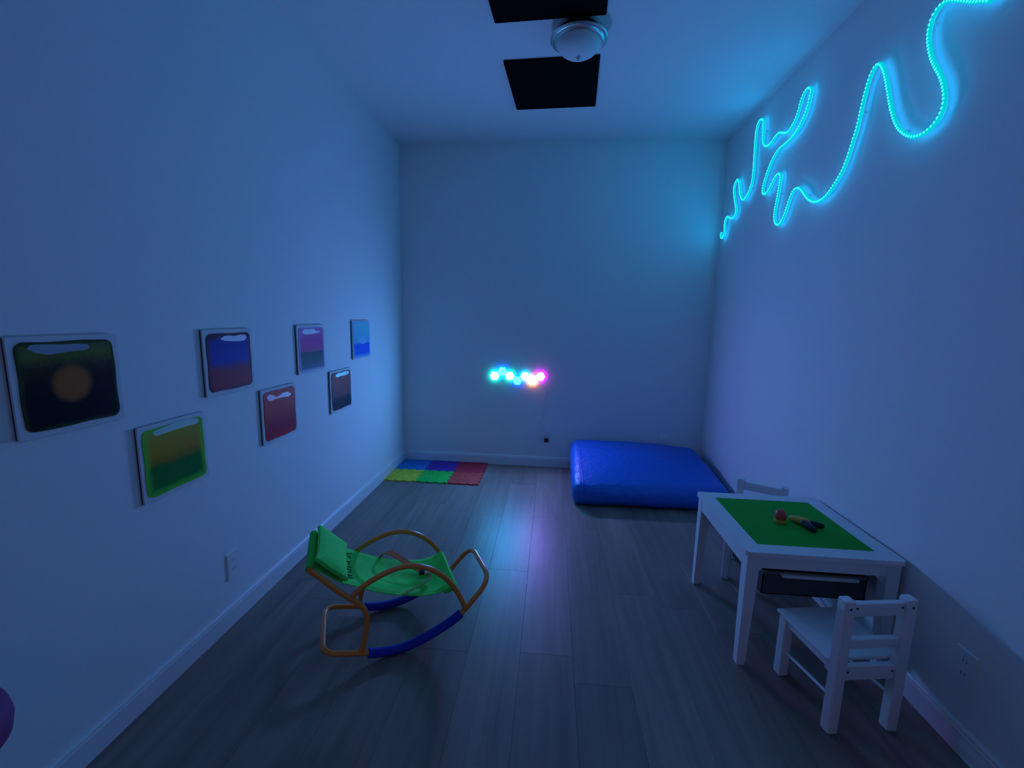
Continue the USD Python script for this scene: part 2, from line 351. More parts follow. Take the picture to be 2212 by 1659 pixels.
# ------------------------------------------------------------------ light rope on the right wall
ROPE = [(-2.211,2.319),(-2.182,2.334),(-2.149,2.352),(-2.108,2.381),(-2.071,2.407),(-2.039,2.424),(-2.012,2.427),(-1.99,2.414),(-1.979,2.393),(-1.976,2.36),(-1.986,2.316),(-2.006,2.266),(-2.035,2.216),(-2.06,2.177),(-2.078,2.139),(-2.09,2.101),(-2.091,2.068),(-2.08,2.041),(-2.059,2.023),(-2.03,2.012),(-1.998,2.012),(-1.965,2.022),(-1.93,2.044),(-1.893,2.079),(-1.862,2.124),(-1.837,2.173),(-1.815,2.227),(-1.794,2.281),(-1.769,2.338),(-1.75,2.369),(-1.733,2.387),(-1.712,2.392),(-1.693,2.379),(-1.677,2.349),(-1.666,2.313),(-1.656,2.27),(-1.648,2.219),(-1.638,2.174),(-1.622,2.131),(-1.606,2.086),(-1.584,2.042),(-1.555,2.006),(-1.517,1.974),(-1.477,1.947),(-1.432,1.934),(-1.384,1.936),(-1.331,1.956),(-1.283,1.991),(-1.24,2.029),(-1.195,2.055),(-1.158,2.053),(-1.132,2.03),(-1.111,1.995),(-1.091,1.955),(-1.065,1.92),(-1.033,1.899),(-0.996,1.906),(-0.972,1.935),(-0.962,1.98),(-0.969,2.03),(-0.98,2.078),(-0.988,2.126),(-0.991,2.167),(-0.977,2.192),(-0.949,2.201),(-0.916,2.189),(-0.885,2.164),(-0.853,2.138),(-0.818,2.125),(-0.782,2.135),(-0.77,2.161),(-0.777,2.199),(-0.802,2.241),(-0.834,2.284),(-0.873,2.319),(-0.918,2.341),(-0.969,2.348),(-1.018,2.35),(-1.072,2.358),(-1.122,2.374),(-1.161,2.4),(-1.19,2.429),(-1.207,2.462),(-1.219,2.5),(-1.222,2.524),(-1.206,2.548),(-1.184,2.556),(-1.158,2.549),(-1.136,2.531),(-1.122,2.499),(-1.106,2.464),(-1.086,2.438),(-1.055,2.416),(-1.023,2.405),(-0.985,2.413),(-0.951,2.428),(-0.917,2.441),(-0.883,2.44),(-0.842,2.428),(-0.801,2.417),(-0.761,2.423),(-0.722,2.446),(-0.701,2.485),(-0.698,2.527),(-0.689,2.575),(-0.681,2.605),(-0.656,2.624),(-0.624,2.628),(-0.596,2.612),(-0.586,2.57),(-0.588,2.514),(-0.592,2.447),(-0.599,2.379),(-0.603,2.311),(-0.595,2.256),(-0.571,2.215),(-0.529,2.182),(-0.478,2.175),(-0.438,2.201),(-0.414,2.238),(-0.393,2.284),(-0.373,2.326),(-0.342,2.348),(-0.313,2.338),(-0.292,2.312),(-0.305,2.256),(-0.335,2.196),(-0.363,2.148),(-0.362,2.106),(-0.323,2.087),(-0.274,2.095),(-0.22,2.119),(-0.184,2.113),(-0.167,2.083),(-0.174,2.042),(-0.177,2.003),(-0.156,1.978),(-0.125,1.978),(-0.105,1.999),(-0.115,2.02)]
RX = W - 0.024
rp = [(RX, y, z) for y, z in [(-2.64, 2.36), (-2.55, 2.45), (-2.45, 2.48), (-2.36, 2.43), (-2.28, 2.36)] + ROPE]
rp = resample(spline(rp, 1600), 0.006)
rope = thing('rope_light', 'glowing cyan light rope looped in tall waves across the right wall', 'rope light')
RR = 0.0068
obj('tube', tube(rp, RR, 10, ref=(-1, 0, 0)), M_housing, rope, smooth=True)
obj('diffuser', tube(rp, RR + 0.0012, 11, ref=(-1, 0, 0), arc=(-1.85, 1.85)), M_diffuser, rope, smooth=40)
beads = []
ico = trimesh.creation.icosphere(1, 0.0042); ico.apply_scale([0.30, 1.0, 1.0])
for q in resample(rp, 0.0145):
    m = ico.copy(); m.apply_translation(q + np.array([-RR - 0.0013, 0, 0])); beads.append(m)
obj('led_dot', trimesh.util.concatenate(beads), M_dot, rope, kind='stuff', label='row of bright lamp dots along the rope')
for q in rp[40::95]:
    obj('clip', bx(q[0] + 0.004, W - 0.0004, q[1] - 0.003, q[1] + 0.003, q[2] - 0.003, q[2] + 0.003), M_plate, rope)

# ------------------------------------------------------------------ seven hexagon lamps on the back wall
HP = 0.0672; HR = HP / 1.5 * 0.985
hex_lab = ['leftmost hexagon light, white face with a green cyan glow', 'raised hexagon light with pale cyan face, second from the left', 'white faced hexagon light with a green edge, third from the left',
           'lowered hexagon light with pale cyan face in the middle of the row', 'white faced hexagon light right of the lowered pale cyan one', 'lowered hexagon light with a white face and an orange rim glow', 'rightmost hexagon light with a magenta glow around it']
def hexagon(r): return Polygon([(r * math.cos(a), r * math.sin(a)) for a in np.arange(6) * math.pi / 3])
ROWS_BACK = ((1, 0, 0), (0, 0, 1), (0, -1, 0))       # local xy plane on the back wall, local z into the room
for i, dz in enumerate((0, 1, 0, -1, 0, -1, 0)):
    c = (0.843 + HP * i, 0.0, 0.8165 + 0.001 * i + dz * HP / 1.5 * math.sqrt(3) / 2)
    t = thing('hexagon_light', hex_lab[i], 'wall light', c, group='row of hexagon lights on the back wall')
    side = emit(f'hexagon_rim_{i}', HEX_SIDE[i], 1.0); face = emit(f'hexagon_face_{i}', HEX_FRONT[i], K)
    obj('casing', place(extrude(hexagon(HR).difference(hexagon(HR * 0.94)), 0.0225), ROWS_BACK, (0, 0, 0)), side, t)
    inner = extrude(hexagon(HR * 0.935), 0.004); inner.apply_translation((0, 0, 0.018))
    obj('face', place(to_tm(inner), ROWS_BACK, (0, 0, 0)), face, t)

CABLE = [(1.272,0.753),(1.295,0.68),(1.279,0.62),(1.256,0.578),(1.273,0.545),(1.286,0.52),(1.268,0.46),(1.25,0.405),(1.282,0.355),(1.315,0.325),(1.348,0.324),(1.33,0.302),(1.273,0.291),(1.232,0.272),(1.249,0.247),(1.271,0.224),(1.299,0.236)]
obj('cable', tube(spline([(x, -0.010, z) for x, z in CABLE] + [(1.316, -0.030, 0.24), (1.317, -0.034, 0.25)], 160), 0.0026, 8), M_cable, smooth=True, label='thin white cable hanging down from the hexagon lights to the outlet', cat='cable')
obj('power_adapter', rbox(1.298, 1.334, -0.042, -0.0062, 0.234, 0.270, 0.006), M_blackpl, smooth=40, label='small black power adapter plugged into the back wall outlet', cat='adapter')

# ------------------------------------------------------------------ outlets
def outlet(label, origin, rows):
    t = thing('wall_outlet', label, 'outlet', origin)
    pl = Manifold.batch_hull([Manifold.cube((0.072, 0.118, 0.001), True).translate((0, 0, 0.0005)), Manifold.cube((0.066, 0.112, 0.001), True).translate((0, 0, 0.0055))])
    obj('cover_plate', place(to_tm(pl), rows, (0, 0, 0)), M_plate, t)
    for s in (-1, 1):
        r = obj('socket', place(rbox(-0.017, 0.017, -0.014 + s * 0.021, 0.014 + s * 0.021, 0.004, 0.0062, 0.001), rows, (0, 0, 0)), M_plate, t)
        for u in (-0.006, 0.006):
            obj('slot', place(bx(u - 0.001, u + 0.001, s * 0.021 - 0.002, s * 0.021 + 0.006, 0.005, 0.0064), rows, (0, 0, 0)), M_slot, r)
    obj('screw', place(cyl((0, 0, 0.005), (0, 0, 0.0066), 0.003, 10), rows, (0, 0, 0)), M_plate, t)
ROWS_LEFT = ((0, 1, 0), (0, 0, 1), (1, 0, 0)); ROWS_RIGHT = ((0, -1, 0), (0, 0, 1), (-1, 0, 0))
outlet('white wall outlet low on the left wall near the rocking seat', (0, -2.203, 0.258), ROWS_LEFT)
outlet('white wall outlet behind the black power adapter', (1.316, 0, 0.272), ROWS_BACK)
outlet('white wall outlet half hidden behind the big blue cushion', (2.335, 0, 0.264), ROWS_BACK)
outlet('white wall outlet on the right wall in the shadow beside the near chair', (W, -2.482, 0.270), ROWS_RIGHT)

# ------------------------------------------------------------------ seven liquid gel tiles on the left wall
TW, TH = 0.276, 0.262
tiles = [
 ('dark square gel tile with a dim orange blot, leftmost and nearest', (-2.746, 1.126), 0.246, 0.232,
  [(0.0, (0.003, 0.003, 0.006)), (0.35, (0.004, 0.004, 0.008)), (0.55, (0.014, 0.010, 0.008)), (0.70, (0.05, 0.035, 0.015)), (0.86, (0.16, 0.17, 0.035)), (0.96, (0.13, 0.15, 0.04)), (1.0, (0.012, 0.03, 0.02))], (0.05, 0.06, 0.018), 0.88, ((0.0, 0.0), 0.064, (0.42, 0.13, 0.03)), [(-2.841,1.227),(-2.833,1.234),(-2.805,1.234),(-2.761,1.231),(-2.723,1.231),(-2.696,1.228),(-2.694,1.22),(-2.704,1.216),(-2.744,1.215),(-2.769,1.212),(-2.794,1.21),(-2.822,1.216)], (0.30, 0.36, 0.42)),
 ('green and amber square gel tile, lowest of the wall tiles on the left', (-2.437, 0.820), 0.250, 0.232,
  [(0.0, (0.01, 0.50, 0.05)), (0.12, (0.006, 0.22, 0.04)), (0.40, (0.006, 0.20, 0.03)), (0.46, (0.22, 0.20, 0.02)), (0.60, (0.50, 0.27, 0.02)), (0.8, (0.50, 0.34, 0.03)), (1.0, (0.40, 0.42, 0.06))], (0.14, 0.60, 0.05), 0.76, None, [(-2.521,0.921),(-2.514,0.927),(-2.474,0.931),(-2.433,0.936),(-2.378,0.935),(-2.338,0.93),(-2.331,0.921),(-2.34,0.914),(-2.381,0.914),(-2.435,0.914),(-2.471,0.912),(-2.511,0.911)], (0.62, 0.80, 0.66)),
 ('square gel tile with blue liquid over dark red liquid', (-2.137, 1.128), 0.246, 0.230,
  [(0.0, (0.42, 0.03, 0.05)), (0.34, (0.34, 0.03, 0.06)), (0.44, (0.10, 0.03, 0.22)), (0.52, (0.012, 0.03, 0.42)), (0.86, (0.012, 0.035, 0.36)), (0.95, (0.05, 0.012, 0.07))], (0.16, 0.015, 0.05), 0.80, None, [(-2.185,1.221),(-2.163,1.231),(-2.135,1.231),(-2.104,1.228),(-2.072,1.233),(-2.042,1.23),(-2.037,1.22),(-2.052,1.211),(-2.085,1.209),(-2.127,1.211),(-2.167,1.215)], (0.80, 0.78, 0.92)),
 ('square gel tile with purple liquid over dark slate liquid', (-1.512, 1.136), 0.250, 0.236,
  [(0.0, (0.10, 0.12, 0.26)), (0.2, (0.05, 0.06, 0.12)), (0.42, (0.06, 0.04, 0.09)), (0.45, (0.55, 0.04, 0.24)), (0.7, (0.62, 0.05, 0.32)), (1.0, (0.60, 0.22, 0.50))], (0.52, 0.30, 0.62), 0.86, None, [(-1.601,1.231),(-1.583,1.243),(-1.534,1.242),(-1.489,1.243),(-1.466,1.232),(-1.424,1.228),(-1.463,1.222),(-1.509,1.219),(-1.563,1.218),(-1.593,1.222)], (0.90, 0.88, 0.95)),
 ('pale blue square gel tile with deep blue liquid at its foot, nearest the corner', (-0.868, 1.157), 0.262, 0.250,
  [(0.0, (0.20, 0.50, 0.90)), (0.12, (0.02, 0.12, 0.80)), (0.36, (0.02, 0.12, 0.80)), (0.42, (0.12, 0.46, 0.72)), (0.8, (0.18, 0.62, 0.70)), (1.0, (0.26, 0.68, 0.74))], (0.18, 0.50, 0.85), 0.86, None, [(-0.924,1.171),(-0.837,1.174),(-0.785,1.159),(-0.794,1.134),(-0.869,1.128),(-0.925,1.147)], (0.24, 0.60, 0.86)),
 ('all red square gel tile with two white bubbles, in the lower row', (-1.825, 0.842), 0.248, 0.234,
  [(0.0, (0.62, 0.03, 0.05)), (0.25, (0.42, 0.03, 0.07)), (0.6, (0.62, 0.07, 0.07)), (1.0, (0.72, 0.10, 0.06))], (0.62, 0.05, 0.05), 0.88, None, [(-1.923,0.937),(-1.903,0.944),(-1.876,0.935),(-1.857,0.923),(-1.828,0.927),(-1.798,0.935),(-1.765,0.935),(-1.735,0.92),(-1.756,0.912),(-1.8,0.917),(-1.836,0.919),(-1.871,0.919),(-1.899,0.914),(-1.918,0.922)], (0.90, 0.62, 0.66)),
 ('maroon square gel tile turning black at its foot, in the lower row', (-1.188, 0.852), 0.250, 0.234,
  [(0.0, (0.02, 0.015, 0.04)), (0.26, (0.05, 0.02, 0.05)), (0.36, (0.22, 0.05, 0.08)), (0.7, (0.40, 0.06, 0.07)), (1.0, (0.40, 0.07, 0.06))], (0.10, 0.025, 0.05), 0.90, None, [(-1.263,0.953),(-1.233,0.962),(-1.186,0.96),(-1.138,0.964),(-1.094,0.96),(-1.086,0.947),(-1.127,0.941),(-1.188,0.943),(-1.247,0.941)], (0.80, 0.92, 0.95))]
def rrect(w, h, r): return sbox(-w / 2 + r, -h / 2 + r, w / 2 - r, h / 2 - r).buffer(r, quad_segs=5)
for i, (lab, (yc, zc), gw, gh, ramp, edge, ein, spot, bub, bubcol) in enumerate(tiles):
    t = thing('gel_tile', lab, 'wall tile', (0, yc, zc), group='liquid gel tiles on the left wall')
    obj('backing_board', place(extrude(rrect(TW - 0.002, TH - 0.002, 0.004), 0.006), ROWS_LEFT, (0, 0, 0)), M_boardedge, t)
    obj('frame', place(extrude(rrect(TW, TH, 0.004), 0.006), ROWS_LEFT, (0.006, 0, 0)), M_board, t)
    gp = rrect(gw, gh, 0.022)
    xs = np.array(gp.exterior.segmentize(0.012).coords)[:-1]
    xs = np.array([(a + 0.0010 * math.sin(50 * b + i), b + 0.0010 * math.sin(43 * a + 2 * i)) for a, b in xs])
    g = obj('liquid', place(extrude(Polygon(xs), 0.0022), ROWS_LEFT, (0.012, 0, 0)), gel(f'gel_{i}', ramp, edge, gw / 2, gh / 2, ein, 0.05, spot), t)
    bp = Polygon([(y - yc, z - zc) for y, z in bub]).buffer(0.003, quad_segs=3).buffer(-0.001)
    bm = plain(f'gel_bubble_{i}', bubcol, 0.25)
    obj('air_bubble', place(extrude(bp, 0.0012), ROWS_LEFT, (0.0138, 0, 0)), bm, g)

# ------------------------------------------------------------------ foam mat in the back left corner
GW, GD, GZ = 0.258, 0.264, 0.010
MX, MY = 0.018, -0.016
cols = {'blue': (0.02, 0.22, 0.62), 'purple': (0.13, 0.03, 0.38), 'red': (0.62, 0.02, 0.05), 'yellow': (0.74, 0.70, 0.05), 'green': (0.02, 0.62, 0.08), 'coral': (0.80, 0.07, 0.05)}
labs = [['blue foam puzzle tile in the corner of the room', 'purple foam puzzle tile against the back wall', 'dark red foam puzzle tile against the back wall'],
        ['yellow foam puzzle tile against the left wall', 'green foam puzzle tile in the front row of the mat', 'bright red foam puzzle tile at the front right of the mat']]
order = [['blue', 'purple', 'red'], ['yellow', 'green', 'coral']]
tooth = 0.0185; nt = 7
def teeth(horizontal, a0, pos):
    """knobs along one seam, alternate sides; returns polygons that stick out towards + and towards -"""
    plus, minus = [], []
    for q in range(nt):
        c = a0 + (q + 0.5) * (GW if horizontal else GD) / nt
        w = 0.0088
        s = 1 if q % 2 == 0 else -1
        b = sbox(c - w, min(pos, pos + s * 0.012), c + w, max(pos, pos + s * 0.012)) if horizontal else sbox(min(pos, pos + s * 0.012), c - w, max(pos, pos + s * 0.012), c + w)
        (plus if s > 0 else minus).append(b)
    return plus, minus
polys = {(r, c): sbox(MX + c * GW, MY - (r + 1) * GD, MX + (c + 1) * GW, MY - r * GD) for r in range(2) for c in range(3)}
for r in range(2):
    for c in range(2):
        p, m = teeth(False, MY - (r + 1) * GD, MX + (c + 1) * GW)
        a, b = polys[r, c], polys[r, c + 1]
        polys[r, c] = a.union(unary_union(p)).difference(unary_union(m)); polys[r, c + 1] = b.union(unary_union(m)).difference(unary_union(p))
for c in range(3):
    p, m = teeth(True, MX + c * GW, MY - GD)
    a, b = polys[0, c], polys[1, c]
    polys[1, c] = b.union(unary_union(p)).difference(unary_union(m)); polys[0, c] = a.union(unary_union(m)).difference(unary_union(p))
for r in range(2):      # toothed outer edge at the front and right
    pass
for r in range(2):
    for c in range(3):
        g = polys[r, c]
        if r == 1:
            p, m = teeth(True, MX + c * GW, MY - 2 * GD); g = g.difference(unary_union(p))
        if c == 2:
            p, m = teeth(False, MY - (r + 1) * GD, MX + 3 * GW); g = g.difference(unary_union(m))
        g = g.buffer(-0.0007).buffer(0)
        if g.geom_type != 'Polygon': g = max(g.geoms, key=lambda q: q.area)
        col = order[r][c]
        obj('foam_tile', extrude(g, GZ), foam_tile_mat('foam_' + col, cols[col]), label=labs[r][c], cat='foam tile', group='foam puzzle mat tiles')

# ------------------------------------------------------------------ big blue floor cushion
def make_bag():
    r = 0.062; s = Manifold.sphere(r, 20)
    corners = []
    for x, y, zt in ((1.515, -0.83, 0.165), (2.63, -0.80, 0.165), (1.53, -0.035, 0.285), (2.585, -0.035, 0.255)):
        ix = r if x < 2 else -r; iy = r if y < -0.4 else -r
        corners += [s.translate((x + ix, y + iy, r)), s.translate((x + ix, y + iy, zt - r))]
    m = Manifold.batch_hull(corners).refine_to_length(0.022)
    tm = to_tm(m); tm = trimesh.Trimesh(tm.vertices, tm.faces, process=True)
    v = tm.vertices.copy()
    u = (v[:, 0] - 1.515) / 1.115; w = (v[:, 1] + 0.83) / 0.795
    puff = np.clip(np.sin(np.pi * np.clip(u, 0, 1)), 0, 1) ** 0.85 * np.clip(np.sin(np.pi * np.clip(w, 0, 1)), 0, 1) ** 0.8
    top = np.clip(v[:, 2] / 0.16, 0, 1) ** 2
    v[:, 2] += 0.055 * puff * top
    mid = np.clip(1 - ((v[:, 2] - 0.085) / 0.09) ** 2, 0, 1)
    front = np.clip(1 - w * 6, 0, 1)
    v[:, 1] -= 0.022 * mid * front * np.clip(np.sin(np.pi * np.clip(u, 0, 1)), 0, 1) ** 0.5
    n = tm.vertex_normals
    wr = meshkit.fbm(v * np.array([3.2, 5.0, 5.0])) if hasattr(meshkit, 'fbm') else 0
    wr = np.asarray(wr); wr = (wr - wr.mean()) / (np.abs(wr).max() + 1e-9)
    ridge = 1 - np.abs(np.asarray(meshkit.noise(v * np.array([7.0, 12.0, 12.0]), 5)))
    cornerw = np.exp(-(((u - 0.03) / 0.22) ** 2 + ((w - 0.05) / 0.35) ** 2)) + 0.35
    v += n * (0.014 * wr + 0.011 * (ridge - ridge.mean()) * cornerw)[:, None]
    v[:, 2] = np.maximum(v[:, 2], 0.0); v[:, 1] = np.minimum(v[:, 1], -0.016); v[:, 0] = np.minimum(v[:, 0], W - 0.016)
    return trimesh.Trimesh(v, tm.faces, process=False)
bag = thing('floor_cushion', 'big royal blue vinyl floor cushion lying in the back right corner', 'cushion')
BAG = make_bag()
obj('cover', BAG, M_bag, bag, smooth=True)
# piped seam round the left end
# (the seam follows the hull of that slice)
sl = BAG.section(plane_origin=(1.592, 0, 0), plane_normal=(1, 0, 0))
if sl is not None:
    lp = max(sl.discrete, key=len); lp = resample(lp[:-1], 0.02, closed=True)
    lp[:, 2] = np.maximum(lp[:, 2], 0.003)
    obj('seam', tube(lp, 0.0035, 6, closed=True), M_bag, bag, smooth=True)

# ------------------------------------------------------------------ play table
TX0, TX1, TY0, TY1, TZ = 2.088, 2.650, -2.232, -1.652, 0.480
tb = thing('play_table', 'low white wooden play table with green top panel by the right wall', 'table')
B = 0.066
topo = sbox(TX0, TY0, TX1, TY1).buffer(-0.016).buffer(0.016, quad_segs=6)
inn = sbox(TX0 + B, TY0 + B, TX1 - B, TY1 - B)
obj('tabletop_frame', place(extrude(topo.difference(inn), 0.018), np.eye(3), (0, 0, TZ - 0.018)), M_white, tb)
obj('top_panel', bx(TX0 + B - 0.002, TX1 - B + 0.002, TY0 + B - 0.002, TY1 - B + 0.002, TZ - 0.014, TZ - 0.0015), M_baize, tb, label='flat green play panel')
I = 0.010
AZ0, AZ1 = TZ - 0.076, TZ - 0.018
obj('apron', bx(TX0 + I + 0.046, TX1 - I - 0.046, TY0 + I + 0.002, TY0 + I + 0.020, AZ0 + 0.008, AZ1), M_white, tb)
obj('apron', bx(TX0 + I + 0.046, TX1 - I - 0.046, TY1 - I - 0.020, TY1 - I - 0.002, AZ0 + 0.008, AZ1), M_white, tb)
obj('apron', bx(TX0 + I + 0.002, TX0 + I + 0.020, TY0 + I + 0.046, TY1 - I - 0.046, AZ0, AZ1), M_white, tb)
obj('apron', bx(TX1 - I - 0.020, TX1 - I - 0.002, TY0 + I + 0.046, TY1 - I - 0.046, AZ0, AZ1), M_white, tb)
def tleg(cx, cy, sx, sy):
    """square leg tapering on its inner faces; cx, cy is its outer corner, sx, sy point inwards"""
    def lv(z, w): return [np.array([cx, cy, z]), np.array([cx + sx * w, cy, z]), np.array([cx + sx * w, cy + sy * w, z]), np.array([cx, cy + sy * w, z])]
    pts = []
    for z, w in ((0.0, 0.030), (0.006, 0.032), (AZ0, 0.046), (AZ1, 0.046)): pts += lv(z, w)
    return to_tm(Manifold.hull_points(np.array(pts)))
for cx, cy, sx, sy in ((TX0 + I, TY0 + I, 1, 1), (TX1 - I, TY0 + I, -1, 1), (TX0 + I, TY1 - I, 1, -1), (TX1 - I, TY1 - I, -1, -1)):
    obj('leg', tleg(cx, cy, sx, sy), M_white, tb)
    br = Polygon([(0.030, AZ0 + 0.02), (0.074, AZ0 + 0.02), (0.066, AZ0 - 0.006), (0.030, AZ0 - 0.040)])
    m = extrude(br, 0.016)
    m = place(m, ((sx, 0, 0), (0, 0, 1), (0, -1, 0)), (cx, cy + (0.036 if sy > 0 else -0.020), 0)); m.fix_normals()
    obj('corner_brace', m, M_white, tb)
# shallow dark drawer slung under the top, with a light pull bar
BZ0, BZ1, BX0, BX1 = 0.255, 0.352, TX0 + 0.117, TX1 - 0.055
dr = obj('storage_bin', cat_(bx(BX0, BX1, TY0 + 0.098, TY1 - 0.20, BZ0, BZ0 + 0.004), bx(BX0, BX0 + 0.004, TY0 + 0.098, TY1 - 0.20, BZ0, BZ1), bx(BX1 - 0.004, BX1, TY0 + 0.098, TY1 - 0.20, BZ0, BZ1),
                        bx(BX0, BX1, TY0 + 0.098, TY0 + 0.102, BZ0, BZ1), bx(BX0, BX1, TY1 - 0.204, TY1 - 0.20, BZ0, BZ1)), M_bin, tb, label='dark fabric storage bin slung under the top')
fr = obj('bin_rim', bx(BX0 - 0.002, BX1 + 0.002, TY0 + 0.092, TY0 + 0.097, 0.344, 0.357), M_gray, tb)
obj('pull_bar', rbox(TX0 + 0.178, TX1 - 0.100, TY0 + 0.072, TY0 + 0.094, 0.340, 0.356, 0.004), M_white, tb)
for x in (BX0 - 0.002, BX1 - 0.002):
    obj('drawer_runner', bx(x, x + 0.004, TY0 + 0.12, TY1 - 0.22, 0.34, AZ1), M_gray, tb)

# ------------------------------------------------------------------ toys on the table
PT = TZ - 0.0015
t = thing('toy_cup', 'small orange red toy egg with a yellow foot on the green table panel', 'toy', (2.340, -1.956, PT))
obj('foot', lathe([(0, 0), (0.020, 0), (0.023, 0.004), (0.0235, 0.014), (0.021, 0.020), (0, 0.020)], 24), M_toyyel, t, smooth=40)
obj('shell', lathe([(0, 0.018), (0.0215, 0.018), (0.0235, 0.028), (0.0215, 0.043), (0.016, 0.054), (0.008, 0.060), (0, 0.0615)], 24), M_toyred, t, smooth=40)
t = thing('toy_figure', 'small toy lying on its side, yellow body with two dark legs', 'toy', (2.428, -1.975, PT), rotz=-58)
def capsule_chain(pts):
    out = []
    for (p0, r0), (p1, r1) in zip(pts, pts[1:]):
        out.append(Manifold.batch_hull([Manifold.sphere(r0, 16).translate(p0), Manifold.sphere(r1, 16).translate(p1)]))
    m = out[0]
    for o in out[1:]: m = m + o
    return to_tm(m)
obj('body', capsule_chain([((-0.052, 0, 0.0125), 0.012), ((-0.030, 0, 0.016), 0.0155), ((0.006, 0, 0.0185), 0.018)]), M_toyyel, t, smooth=50)
obj('leg', capsule_chain([((0.008, -0.010, 0.016), 0.0155), ((0.045, -0.024, 0.0135), 0.013), ((0.054, -0.026, 0.0115), 0.011)]), M_toyblk, t, smooth=50)
obj('leg', capsule_chain([((0.010, 0.010, 0.015), 0.0145), ((0.036, 0.036, 0.0125), 0.012), ((0.045, 0.048, 0.0105), 0.010)]), M_toyblk, t, smooth=50)

# ------------------------------------------------------------------ two children's chairs
def make_chair(label, loc, rotz):
    t = thing('child_chair', label, 'chair', loc, rotz, group="white children's chairs at the play table")
    w, d, q = 0.104, 0.238, 0.018          # half width between post centres, depth between post centres, half post
    SZ = 0.252
    for sx in (-1, 1):
        obj('back_post', rbox(sx * w - q, sx * w + q, -q, q, 0, 0.476, 0.006), M_white, t, smooth=40)
        obj('front_leg', rbox(sx * w - q, sx * w + q, d - q, d + q, 0, SZ - 0.014, 0.005), M_white, t, smooth=40)
        obj('side_stretcher', cyl((sx * w, 0.01, 0.118), (sx * w, d - 0.01, 0.100), 0.0055, 12), M_white, t, smooth=50)
        obj('side_rail', bx(sx * w - 0.009, sx * w + 0.009, q, d - q, SZ - 0.042, SZ - 0.014), M_white, t)
    obj('seat', rbox(-w - 0.022, w + 0.022, q + 0.001, d + 0.030, SZ - 0.014, SZ, 0.004), M_white, t, smooth=40)
    obj('top_rail', rbox(-w + q, w - q, -0.010, 0.010, 0.418, 0.462, 0.003), M_white, t, smooth=40)
    obj('middle_rail', rbox(-w + q, w - q, -0.010, 0.010, 0.306, 0.338, 0.003), M_white, t, smooth=40)
    obj('lower_rail', rbox(-w + q, w - q, -0.010, 0.010, SZ - 0.060, SZ - 0.010, 0.003), M_white, t, smooth=40)
    obj('front_rail', bx(-w + q, w - q, d - 0.009, d + 0.009, SZ - 0.042, SZ - 0.014), M_white, t)
    for x, z in ((-w, 0.450), (w, 0.450), (-w + q + 0.010, 0.447), (w - q - 0.010, 0.447), (-w + q + 0.010, SZ - 0.030), (w - q - 0.010, SZ - 0.030)):
        yb = -q if abs(x) > w - 0.001 else -0.010
        obj('screw', cyl((x, yb - 0.0008, z), (x, yb + 0.003, z), 0.0040, 12), M_screw, t)
    return t
make_chair("white children's chair with its back to the viewer, in front of the play table", (2.392, -2.463, 0), 9.0)
make_chair("white children's chair tucked in behind the play table, only its backrest showing", (2.493, -1.461, 0), 149.5)

# ------------------------------------------------------------------ rocking seat
hw = 0.146
rk = thing('rocking_seat', 'child rocking seat of orange tube with green canvas sling and blue foam rockers', 'rocking chair', (0.695, -2.190, 0), math.degrees(0.462))
RT = 0.0105
rock = [(-0.128, 0.040), (-0.07, 0.0255), (0.0, 0.0185), (0.08, 0.030), (0.168, 0.060), (0.231, 0.090), (0.282, 0.124)]
rs = spline([(a, 0, b) for a, b in rock], 40)
near = [(p[0], -hw, p[2]) for p in rs]; far = [(p[0], hw, p[2]) for p in rs]
corner_f = [(0.392, -hw, 0.238), (0.392, hw, 0.238)]; corner_r = [(-0.266, -hw, 0.073), (-0.266, hw, 0.073)]
ring = near + corner_f + far[::-1] + corner_r[::-1]
fc = round_corners([near[-1], corner_f[0], corner_f[1], far[-1]], 0.075, closed=False, k=9)
rc = round_corners([far[0], corner_r[1], corner_r[0], near[0]], 0.060, closed=False, k=9)
ringp = np.vstack([np.array(near), fc[1:-1], np.array(far[::-1]), rc[1:-1]])
ringp = resample(ringp, 0.012, closed=True)
obj('base_ring', tube(ringp, RT, 12, closed=True), M_orange, rk, smooth=True)
for s in (-1, 1):
    q = spline([(a, s * hw, b) for a, b in rock], 60)
    obj('foam_sleeve', tube(q[4:57], 0.0178, 14), M_foam, rk, smooth=60)
    arch = [(-0.165, 0.270), (-0.149, 0.288), (-0.113, 0.317), (-0.061, 0.343), (-0.005, 0.3615), (0.052, 0.366), (0.11, 0.351), (0.161, 0.321), (0.21, 0.272), (0.248, 0.214), (0.273, 0.158), (0.282, 0.128)]
    obj('arm_arch', tube(spline([(a, s * hw, b) for a, b in arch], 60), RT, 12), M_orange, rk, smooth=60)
    st = [(-0.292, 0.417), (-0.243, 0.3644), (-0.194, 0.309), (-0.157, 0.274), (-0.129, 0.245), (-0.107, 0.205), (-0.1044, 0.163), (-0.111, 0.114), (-0.128, 0.044)]
    obj('seat_tube', tube(spline([(a, s * hw, b) for a, b in st], 50), RT, 12), M_orange, rk, smooth=60)
obj('top_crossbar', cyl((-0.292, -hw, 0.417), (-0.292, hw, 0.417), RT, 14), M_orange, rk, smooth=60)
obj('front_crossbar', cyl((0.239, -hw, 0.228), (0.239, hw, 0.228), RT, 14), M_orange, rk, smooth=60)
SS = np.array([-0.292, -0.243, -0.195, -0.15, -0.085, -0.025, 0.03, 0.12, 0.195, 0.239]); SZ_ = np.array([0.432, 0.392, 0.352, 0.328, 0.291, 0.261, 0.241, 0.2195, 0.222, 0.243])
prof = CubicSpline(SS, SZ_)
def sling_z(s, l):
    return prof(s) - 0.018 * np.clip(1 - (l / 0.14) ** 2, 0, 1) * np.sin(np.pi * np.clip((s + 0.30) / 0.54, 0, 1))
